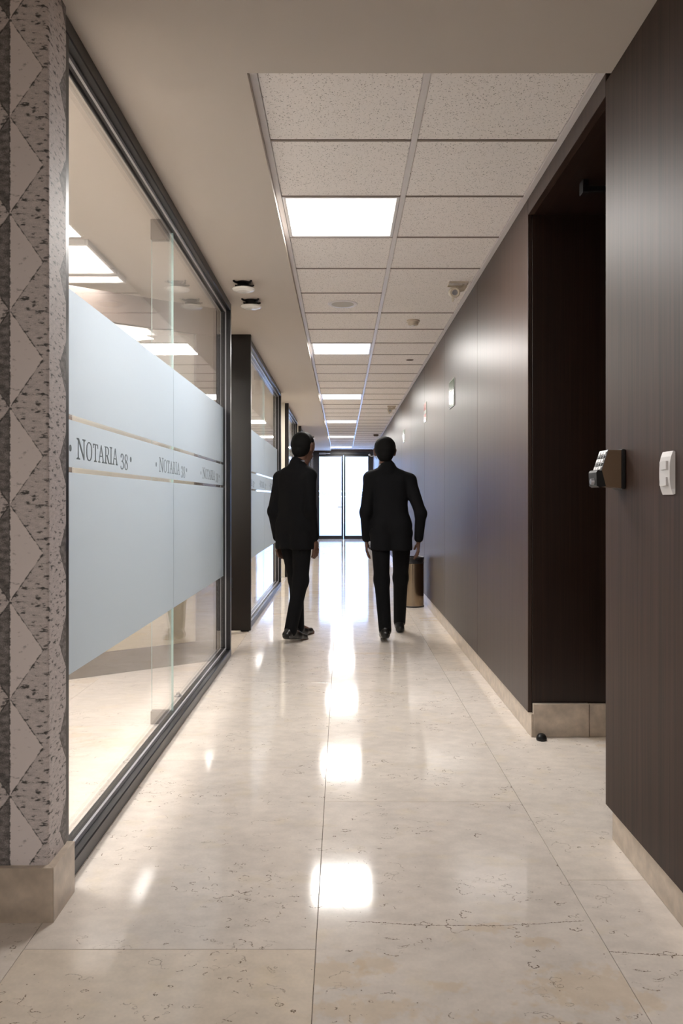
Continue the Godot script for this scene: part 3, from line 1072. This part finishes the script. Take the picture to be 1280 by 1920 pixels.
	lathe(st, [Vector2(0.0, 0.0), Vector2(0.20, 0.0), Vector2(0.26, 0.62), Vector2(0.27, 0.64), Vector2(0.23, 0.645), Vector2(0.22, 0.60), Vector2(0.0, 0.60)], 28)
	build(st, "pot", M.planter, pl)
	st = mb()
	rng.seed = 3
	for k in 70:
		var c := Vector3(rng.randfn() * 0.09, 0.72 + rng.randf() * 0.28, rng.randfn() * 0.09)
		var u := Vector3(rng.randfn(), rng.randfn(), rng.randfn()).normalized() * 0.06
		var v := u.cross(Vector3(rng.randfn(), rng.randfn(), rng.randfn())).normalized() * 0.025
		tri(st, c - v, c + v, c + u)
		tri(st, c + v, c - v, c - u)
	tag(build(st, "foliage", M.leaf, pl), "", "", "", "stuff")


# ------------------------------------------------------------------ people
# prims: [a, b, radius at a, radius at b]; surface nets over their smooth union, cut by planes [normal, offset]
func nets(st: SurfaceTool, prims: Array, cell: float, k: float, planes := []) -> void:
	var lo := Vector3.INF
	var hi := -Vector3.INF
	for p in prims:
		var r: float = maxf(p[2], p[3]) + 3.0 * cell + k * 0.3
		for q in [p[0], p[1]]:
			lo = lo.min(q - Vector3.ONE * r)
			hi = hi.max(q + Vector3.ONE * r)
	var nx := int((hi.x - lo.x) / cell) + 2
	var ny := int((hi.y - lo.y) / cell) + 2
	var nz := int((hi.z - lo.z) / cell) + 2
	var f := PackedFloat32Array()
	f.resize(nx * ny * nz)
	f.fill(1.0)
	for p in prims:
		var a: Vector3 = p[0]
		var b: Vector3 = p[1]
		var ra: float = p[2]
		var rb: float = p[3]
		var r := maxf(ra, rb) + k + 2.0 * cell
		var c0 := (a.min(b) - Vector3.ONE * r - lo) / cell
		var c1 := (a.max(b) + Vector3.ONE * r - lo) / cell
		var ab := b - a
		var l2 := maxf(ab.length_squared(), 1e-9)
		for z in range(maxi(0, int(c0.z)), mini(nz, int(c1.z) + 2)):
			for y in range(maxi(0, int(c0.y)), mini(ny, int(c1.y) + 2)):
				var row := (z * ny + y) * nx
				for x in range(maxi(0, int(c0.x)), mini(nx, int(c1.x) + 2)):
					var q := lo + Vector3(x, y, z) * cell
					var t := clampf((q - a).dot(ab) / l2, 0.0, 1.0)
					var d := (q - a - ab * t).length() - lerpf(ra, rb, t)
					var o := f[row + x]
					var h := maxf(k - absf(d - o), 0.0) / k
					f[row + x] = minf(d, o) - h * h * k * 0.25
	if planes:
		for z in nz:
			for y in ny:
				for x in nx:
					var q := lo + Vector3(x, y, z) * cell
					var i := (z * ny + y) * nx + x
					for pl in planes:
						f[i] = maxf(f[i], pl[0].dot(q) - pl[1])
	var at := {}
	var off := [0, 1, nx, nx + 1, nx * ny, nx * ny + 1, nx * ny + nx, nx * ny + nx + 1]
	var edges := [[0, 1], [2, 3], [4, 5], [6, 7], [0, 2], [1, 3], [4, 6], [5, 7], [0, 4], [1, 5], [2, 6], [3, 7]]
	for z in nz - 1:
		for y in ny - 1:
			for x in nx - 1:
				var i := (z * ny + y) * nx + x
				var s0 := f[i] < 0.0
				var mixed := false
				for j in range(1, 8):
					if (f[i + off[j]] < 0.0) != s0:
						mixed = true
						break
				if not mixed:
					continue
				var sum := Vector3.ZERO
				var n := 0
				for e in edges:
					var va := f[i + off[e[0]]]
					var vb := f[i + off[e[1]]]
					if (va < 0.0) != (vb < 0.0):
						var t := va / (va - vb)
						var pa := Vector3(e[0] & 1, (e[0] >> 1) & 1, e[0] >> 2)
						var pb := Vector3(e[1] & 1, (e[1] >> 1) & 1, e[1] >> 2)
						sum += pa.lerp(pb, t)
						n += 1
				var g := Vector3(f[i + off[1]] + f[i + off[3]] + f[i + off[5]] + f[i + off[7]] - f[i] - f[i + off[2]] - f[i + off[4]] - f[i + off[6]],
					f[i + off[2]] + f[i + off[3]] + f[i + off[6]] + f[i + off[7]] - f[i] - f[i + off[1]] - f[i + off[4]] - f[i + off[5]],
					f[i + off[4]] + f[i + off[5]] + f[i + off[6]] + f[i + off[7]] - f[i] - f[i + off[1]] - f[i + off[2]] - f[i + off[3]])
				at[i] = [lo + (Vector3(x, y, z) + sum / n) * cell, g.normalized()]
	for i in at:
		for ax in 3:
			var du: int = [1, nx, nx * ny][ax]
			var d1: int = [nx, nx * ny, 1][ax]
			var d2: int = [nx * ny, 1, nx][ax]
			if (f[i] < 0.0) == (f[i + du] < 0.0):
				continue
			if not (at.has(i - d1) and at.has(i - d2) and at.has(i - d1 - d2)):
				continue
			var q := [at[i], at[i - d1], at[i - d1 - d2], at[i - d2]]
			if f[i] < 0.0:
				q.reverse()
			# clockwise seen from outside
			for j in [0, 1, 2, 0, 2, 3]:
				st.set_normal(q[j][1])
				st.add_vertex(q[j][0])


func V(x: float, y: float, z: float) -> Vector3:
	return Vector3(x, y, z)


# one relaxed hand: wrist at w, pointing along dir, palm facing pn; side = +1 when the thumb lies along dir x pn
func hand(prims: Array, w: Vector3, dir: Vector3, pn: Vector3, side: float) -> void:
	dir = dir.normalized()
	pn = (pn - dir * pn.dot(dir)).normalized()
	var ac := dir.cross(pn) * side
	for k in 4:
		var c := (k - 1.5) * 0.0185
		prims.append([w + ac * c * 0.5, w + dir * 0.085 - ac * c, 0.014, 0.0105])
	var lens := [0.078, 0.070, 0.076, 0.060]
	lens = [0.070, 0.080, 0.074, 0.058]
	for k in 4:
		var root := w + dir * 0.085 - ac * (k - 1.5) * 0.0205
		var l: float = lens[k]
		var e1 := root + dir * l * 0.45 + pn * 0.007
		var e2 := e1 + (dir * 0.93 + pn * 0.36) * l * 0.32
		var e3 := e2 + (dir * 0.78 + pn * 0.62) * l * 0.25
		prims.append([root, e1, 0.0098, 0.0092])
		prims.append([e1, e2, 0.0092, 0.0084])
		prims.append([e2, e3, 0.0084, 0.0074])
	var t0 := w + dir * 0.025 + ac * 0.022
	var t1 := t0 + (dir * 0.7 + ac * 0.6 + pn * 0.35).normalized() * 0.042
	var t2 := t1 + (dir * 0.95 + ac * 0.1 + pn * 0.4).normalized() * 0.032
	prims.append([t0, t1, 0.013, 0.0105])
	prims.append([t1, t2, 0.0105, 0.0085])


# J: joints (Vector3) in the person's own axes, walking towards -z
func person(label: String, at: Vector3, turn: float, J: Dictionary, hem: float) -> void:
	var t := thing("person", label, "person", at, turn)
	var n := 0.016
	var body := []
	var hc: Vector3 = J.head
	body.append([J.neck, hc + V(0, -0.06, 0.02), 0.058, 0.055])
	body.append([J.chest, J.hips, 0.055, 0.06])
	for s in ["l", "r"]:
		body.append([J["sh_" + s], J.chest, 0.040, 0.05])
		body.append([J.chest, J["hip_" + s], 0.05, 0.055])
		body.append([J["sh_" + s], J["el_" + s], 0.040, 0.034])
		body.append([J["el_" + s], J["wr_" + s], 0.038, 0.026])
		body.append([J["hip_" + s], J["kn_" + s], 0.065, 0.046])
		body.append([J["kn_" + s], J["an_" + s], 0.05, 0.036])
		body.append([J["an_" + s], J["toe_" + s], 0.034, 0.026])
	var st := mb()
	nets(st, body, n, 0.03)
	# head, with the face towards -z
	var head := [[hc + V(0, 0.035, 0.012), hc + V(0, 0.030, -0.02), 0.088, 0.086], [hc + V(0, -0.03, -0.035), hc + V(0, -0.075, -0.058), 0.062, 0.036], [hc + V(0, -0.085, -0.02), hc + V(0, -0.13, 0.015), 0.05, 0.056],
		[hc + V(0, 0.0, -0.100), hc + V(0, -0.032, -0.118), 0.008, 0.013], [hc + V(-0.03, 0.018, -0.092), hc + V(0.03, 0.018, -0.092), 0.012, 0.012], [hc + V(-0.018, -0.062, -0.093), hc + V(0.018, -0.062, -0.093), 0.008, 0.008], [hc + V(-0.016, -0.076, -0.090), hc + V(0.016, -0.076, -0.090), 0.008, 0.008],
		[hc + V(-0.034, -0.002, -0.086), hc + V(-0.030, -0.002, -0.086), 0.012, 0.012], [hc + V(0.034, -0.002, -0.086), hc + V(0.030, -0.002, -0.086), 0.012, 0.012]]
	for s in [-1.0, 1.0]:
		head.append([hc + V(s * 0.088, 0.018, 0.004), hc + V(s * 0.084, -0.022, -0.004), 0.015, 0.010])
	nets(st, head, 0.006, 0.022)
	for s in ["l", "r"]:
		var hp := []
		var w: Vector3 = J["wr_" + s]
		var dirn: Vector3 = (w - J["el_" + s]).normalized()
		var inward := V(1, 0, 0) if s == "l" else V(-1, 0, 0)
		hp.append([w - dirn * 0.05, w + dirn * 0.01, 0.027, 0.022])
		hand(hp, w + dirn * 0.015, dirn.lerp(V(0, -1, 0), 0.35), inward, 1.0 if s == "r" else -1.0)
		nets(st, hp, 0.0045, 0.008)
	build(st, "body", M.skin, t)
	# hair
	st = mb()
	nets(st, [[hc + V(0, 0.045, 0.018), hc + V(0, 0.05, -0.008), 0.094, 0.087], [hc + V(0, -0.02, 0.045), hc + V(0, 0.0, 0.04), 0.072, 0.08]], 0.008, 0.03, [[V(0, -0.55, -1).normalized(), 0.058 - hc.dot(V(0, 0.55, 1).normalized())]])
	build(st, "hair", M.hair, t)
	# shirt collar
	st = mb()
	nets(st, [[J.neck + V(-0.012, -0.02, 0), J.neck + V(-0.01, 0.035, 0.004), 0.066, 0.062], [J.neck + V(0.012, -0.02, 0), J.neck + V(0.01, 0.035, 0.004), 0.066, 0.062]], 0.008, 0.02, [[V(0, 1, 0.15).normalized(), (J.neck + V(0, 0.045, 0)).dot(V(0, 1, 0.15).normalized())]])
	build(st, "shirt_collar", M.shirt, t)
	# jacket
	var jk := []
	var ch: Vector3 = J.chest
	var hp0: Vector3 = J.hips
	for s in [-1.0, 1.0]:
		jk.append([ch + V(s * 0.070, 0.05, 0.0), ch + V(s * 0.060, -0.16, 0), 0.092, 0.086])
		jk.append([ch + V(s * 0.060, -0.16, 0), hp0 + V(s * 0.072, 0.02, 0), 0.086, 0.102])
		jk.append([hp0 + V(s * 0.072, 0.02, 0), V(hp0.x + s * 0.078, hem - 0.02, hp0.z), 0.102, 0.108])
	for s in ["l", "r"]:
		jk.append([J.neck + V(0, -0.015, 0.01), J["sh_" + s] + V(0, 0.002, 0), 0.056, 0.062])
		jk.append([J["sh_" + s], J["el_" + s], 0.062, 0.050])
		jk.append([J["el_" + s], (J["el_" + s] as Vector3).lerp(J["wr_" + s], 0.94), 0.050, 0.040])
	jk.append([ch + V(0, 0.05, 0.0), hp0, 0.098, 0.098])
	jk.append([J.neck + V(0, -0.02, 0.008), J.neck + V(0, 0.012, 0.010), 0.072, 0.070])
	st = mb()
	nets(st, jk, 0.0105, 0.028, [[V(0, -1, 0), -hem]] if J.wr_l.y > hem + 0.03 and J.wr_r.y > hem + 0.03 else [])
	build(st, "jacket", M.suit, t)
	# trousers
	var tr := []
	for s in ["l", "r"]:
		tr.append([J.hips, J["hip_" + s], 0.095, 0.092])
		tr.append([J["hip_" + s], J["kn_" + s], 0.088, 0.066])
		tr.append([J["kn_" + s], J["an_" + s] + V(0, -0.01, 0), 0.066, 0.054])
	st = mb()
	nets(st, tr, 0.0115, 0.035)
	build(st, "trousers", M.suit_trousers, t)
	# shoes
	for s in ["l", "r"]:
		var an: Vector3 = J["an_" + s]
		var toe: Vector3 = J["toe_" + s]
		var ax := (toe - an)
		var flat := V(ax.x, 0, ax.z).normalized()
		var heel: Vector3 = J["heel_" + s]
		var sd := flat.cross(Vector3.UP)
		var sole_n := (toe - heel).cross(sd).normalized()
		if sole_n.y < 0:
			sole_n = -sole_n
		st = mb()
		nets(st, [[heel + sole_n * 0.030, heel + (toe - heel) * 0.55 + sole_n * 0.028, 0.036, 0.038], [heel + (toe - heel) * 0.55 + sole_n * 0.024, toe - (toe - heel) * 0.08 + sole_n * 0.018, 0.040, 0.028], [heel + sole_n * 0.035, an + V(0, 0.0, 0), 0.036, 0.046], [an, heel + (toe - heel) * 0.5 + sole_n * 0.03, 0.042, 0.034]], 0.007, 0.02, [[-sole_n, -sole_n.dot(heel)]])
		build(st, "shoe", M.shoe, t)


func make_people() -> void:
	# right-hand man: mid-stride, left foot behind
	person("person in a black suit walking on the right, beside the steel bin", V(0.42, 0, -6.75), 0.0, {
		"head": V(-0.045, 1.615, -0.02), "neck": V(-0.025, 1.47, 0.0), "chest": V(0.0, 1.30, 0.0), "hips": V(0.01, 0.96, 0.0),
		"sh_l": V(-0.170, 1.385, 0.0), "sh_r": V(0.165, 1.365, 0.0),
		"el_l": V(-0.215, 1.09, 0.03), "el_r": V(0.262, 1.08, 0.05), "wr_l": V(-0.205, 0.85, -0.06), "wr_r": V(0.250, 0.85, -0.02),
		"hip_l": V(-0.085, 0.91, 0.0), "hip_r": V(0.100, 0.91, 0.0),
		"kn_l": V(-0.075, 0.50, 0.02), "kn_r": V(0.105, 0.50, -0.19), "an_l": V(-0.055, 0.105, 0.20), "an_r": V(0.105, 0.095, -0.31),
		"heel_l": V(-0.055, 0.035, 0.245), "toe_l": V(-0.058, 0.0, -0.015), "heel_r": V(0.105, 0.0, -0.255), "toe_r": V(0.110, 0.025, -0.515)}, 0.76)
	# left-hand man: nearer the glass, turned a little
	person("person in a dark suit walking on the left, beside the glass", V(-0.405, 0, -6.62), -0.62, {
		"head": V(0.055, 1.645, -0.05), "neck": V(0.030, 1.495, -0.015), "chest": V(0.0, 1.32, 0.0), "hips": V(0.0, 0.97, 0.0),
		"sh_l": V(-0.155, 1.385, 0.0), "sh_r": V(0.155, 1.405, 0.0),
		"el_l": V(-0.195, 1.10, 0.05), "el_r": V(0.185, 1.11, 0.02), "wr_l": V(-0.190, 0.86, 0.0), "wr_r": V(0.175, 0.87, -0.05),
		"hip_l": V(-0.085, 0.92, 0.0), "hip_r": V(0.085, 0.92, 0.0),
		"kn_l": V(-0.065, 0.51, -0.10), "kn_r": V(0.065, 0.51, 0.0), "an_l": V(-0.06, 0.095, -0.12), "an_r": V(0.06, 0.11, 0.13),
		"heel_l": V(-0.06, 0.0, -0.065), "toe_l": V(-0.07, 0.015, -0.33), "heel_r": V(0.06, 0.04, 0.18), "toe_r": V(0.06, 0.0, -0.08)}, 0.78)


# ------------------------------------------------------------------ scene
func _ready() -> void:
	var cam := Camera3D.new()
	cam.name = "camera"
	cam.position = Vector3(0, 1.2, 0)
	cam.projection = Camera3D.PROJECTION_FRUSTUM
	cam.near = 0.05
	cam.far = 200.0
	cam.keep_aspect = Camera3D.KEEP_HEIGHT
	cam.size = cam.near * 1920.0 / F
	cam.frustum_offset = Vector2((640.0 - VP.x) / F, -(960.0 - VP.y) / F) * cam.near
	add_child(cam)
	cam.current = true

	var we := WorldEnvironment.new()
	we.name = "environment"
	var e := Environment.new()
	var sky := Sky.new()
	var sm := ProceduralSkyMaterial.new()
	sm.sky_top_color = Color(0.52, 0.70, 1.0)
	sm.sky_horizon_color = Color(0.70, 0.83, 1.0)
	sm.ground_bottom_color = Color(0.45, 0.47, 0.5)
	sm.ground_horizon_color = Color(0.7, 0.76, 0.85)
	sky.sky_material = sm
	e.background_mode = Environment.BG_SKY
	e.sky = sky
	e.background_energy_multiplier = 20.0
	e.tonemap_mode = Environment.TONE_MAPPER_LINEAR
	e.tonemap_exposure = 1.09
	e.sdfgi_enabled = true
	e.ssao_enabled = true
	e.ssil_enabled = true
	we.environment = e
	add_child(we)

	materials()
	var order := ["nearest square white light panel in the ceiling tiles", "second light panel from the camera in the ceiling tiles", "third light panel from the camera in the ceiling tiles", "fourth light panel from the camera in the ceiling tiles", "fifth light panel, shrinking towards the end doors", "last light panel, just before the end doors"]
	for i in 6:
		lamp("ceiling_light", order[i], -0.005, GRID, 3.305 + 0.61 * (6 * i + 1) + 0.305, 0.598, 0.60, 14.0, "")
	lamp("ceiling_light", "light panel in the first room, seen through the top of the nearest glass bay", -1.76, SOFFIT - 0.03, 4.74, 0.60, 0.58, 11.0, "")
	lamp("ceiling_light", "light panel of the first room that hides behind the papered pillar", -1.76, SOFFIT - 0.03, 2.95, 0.60, 0.58, 20.0, "")
	lamp("ceiling_light", "narrow light strip behind the first room's panel, through the nearest glass bay", -1.76, SOFFIT - 0.03, 5.155, 0.60, 0.17, 9.0, "")
	lamp("ceiling_light", "light panel beyond the wood-framed screen, above the frosted band", -1.95, SOFFIT - 0.03, 6.62, 0.60, 0.60, 0.3, "")
	lamp("ceiling_light", "light panel of the room behind the second glazed bay", -2.4, SOFFIT - 0.03, 9.0, 0.60, 0.60, 16.0, "")
	lamp("ceiling_light", "light panel of the room behind the third glazed bay", -2.4, SOFFIT - 0.03, 13.3, 0.60, 0.60, 25.0, "")
	lamp("ceiling_light", "added light panel behind the camera, lighting the near pillar and wall", 0.1, SOFFIT - 0.03, -1.3, 0.60, 0.60, 13.0, "")  # unseen lamp, added to brighten the near pillar and wood wall

	make_floor()
	make_ceiling()
	make_right_wall()
	make_left_side()
	make_end()
	make_pillar()
	make_people()
	make_ceiling_things()
	make_wall_things()
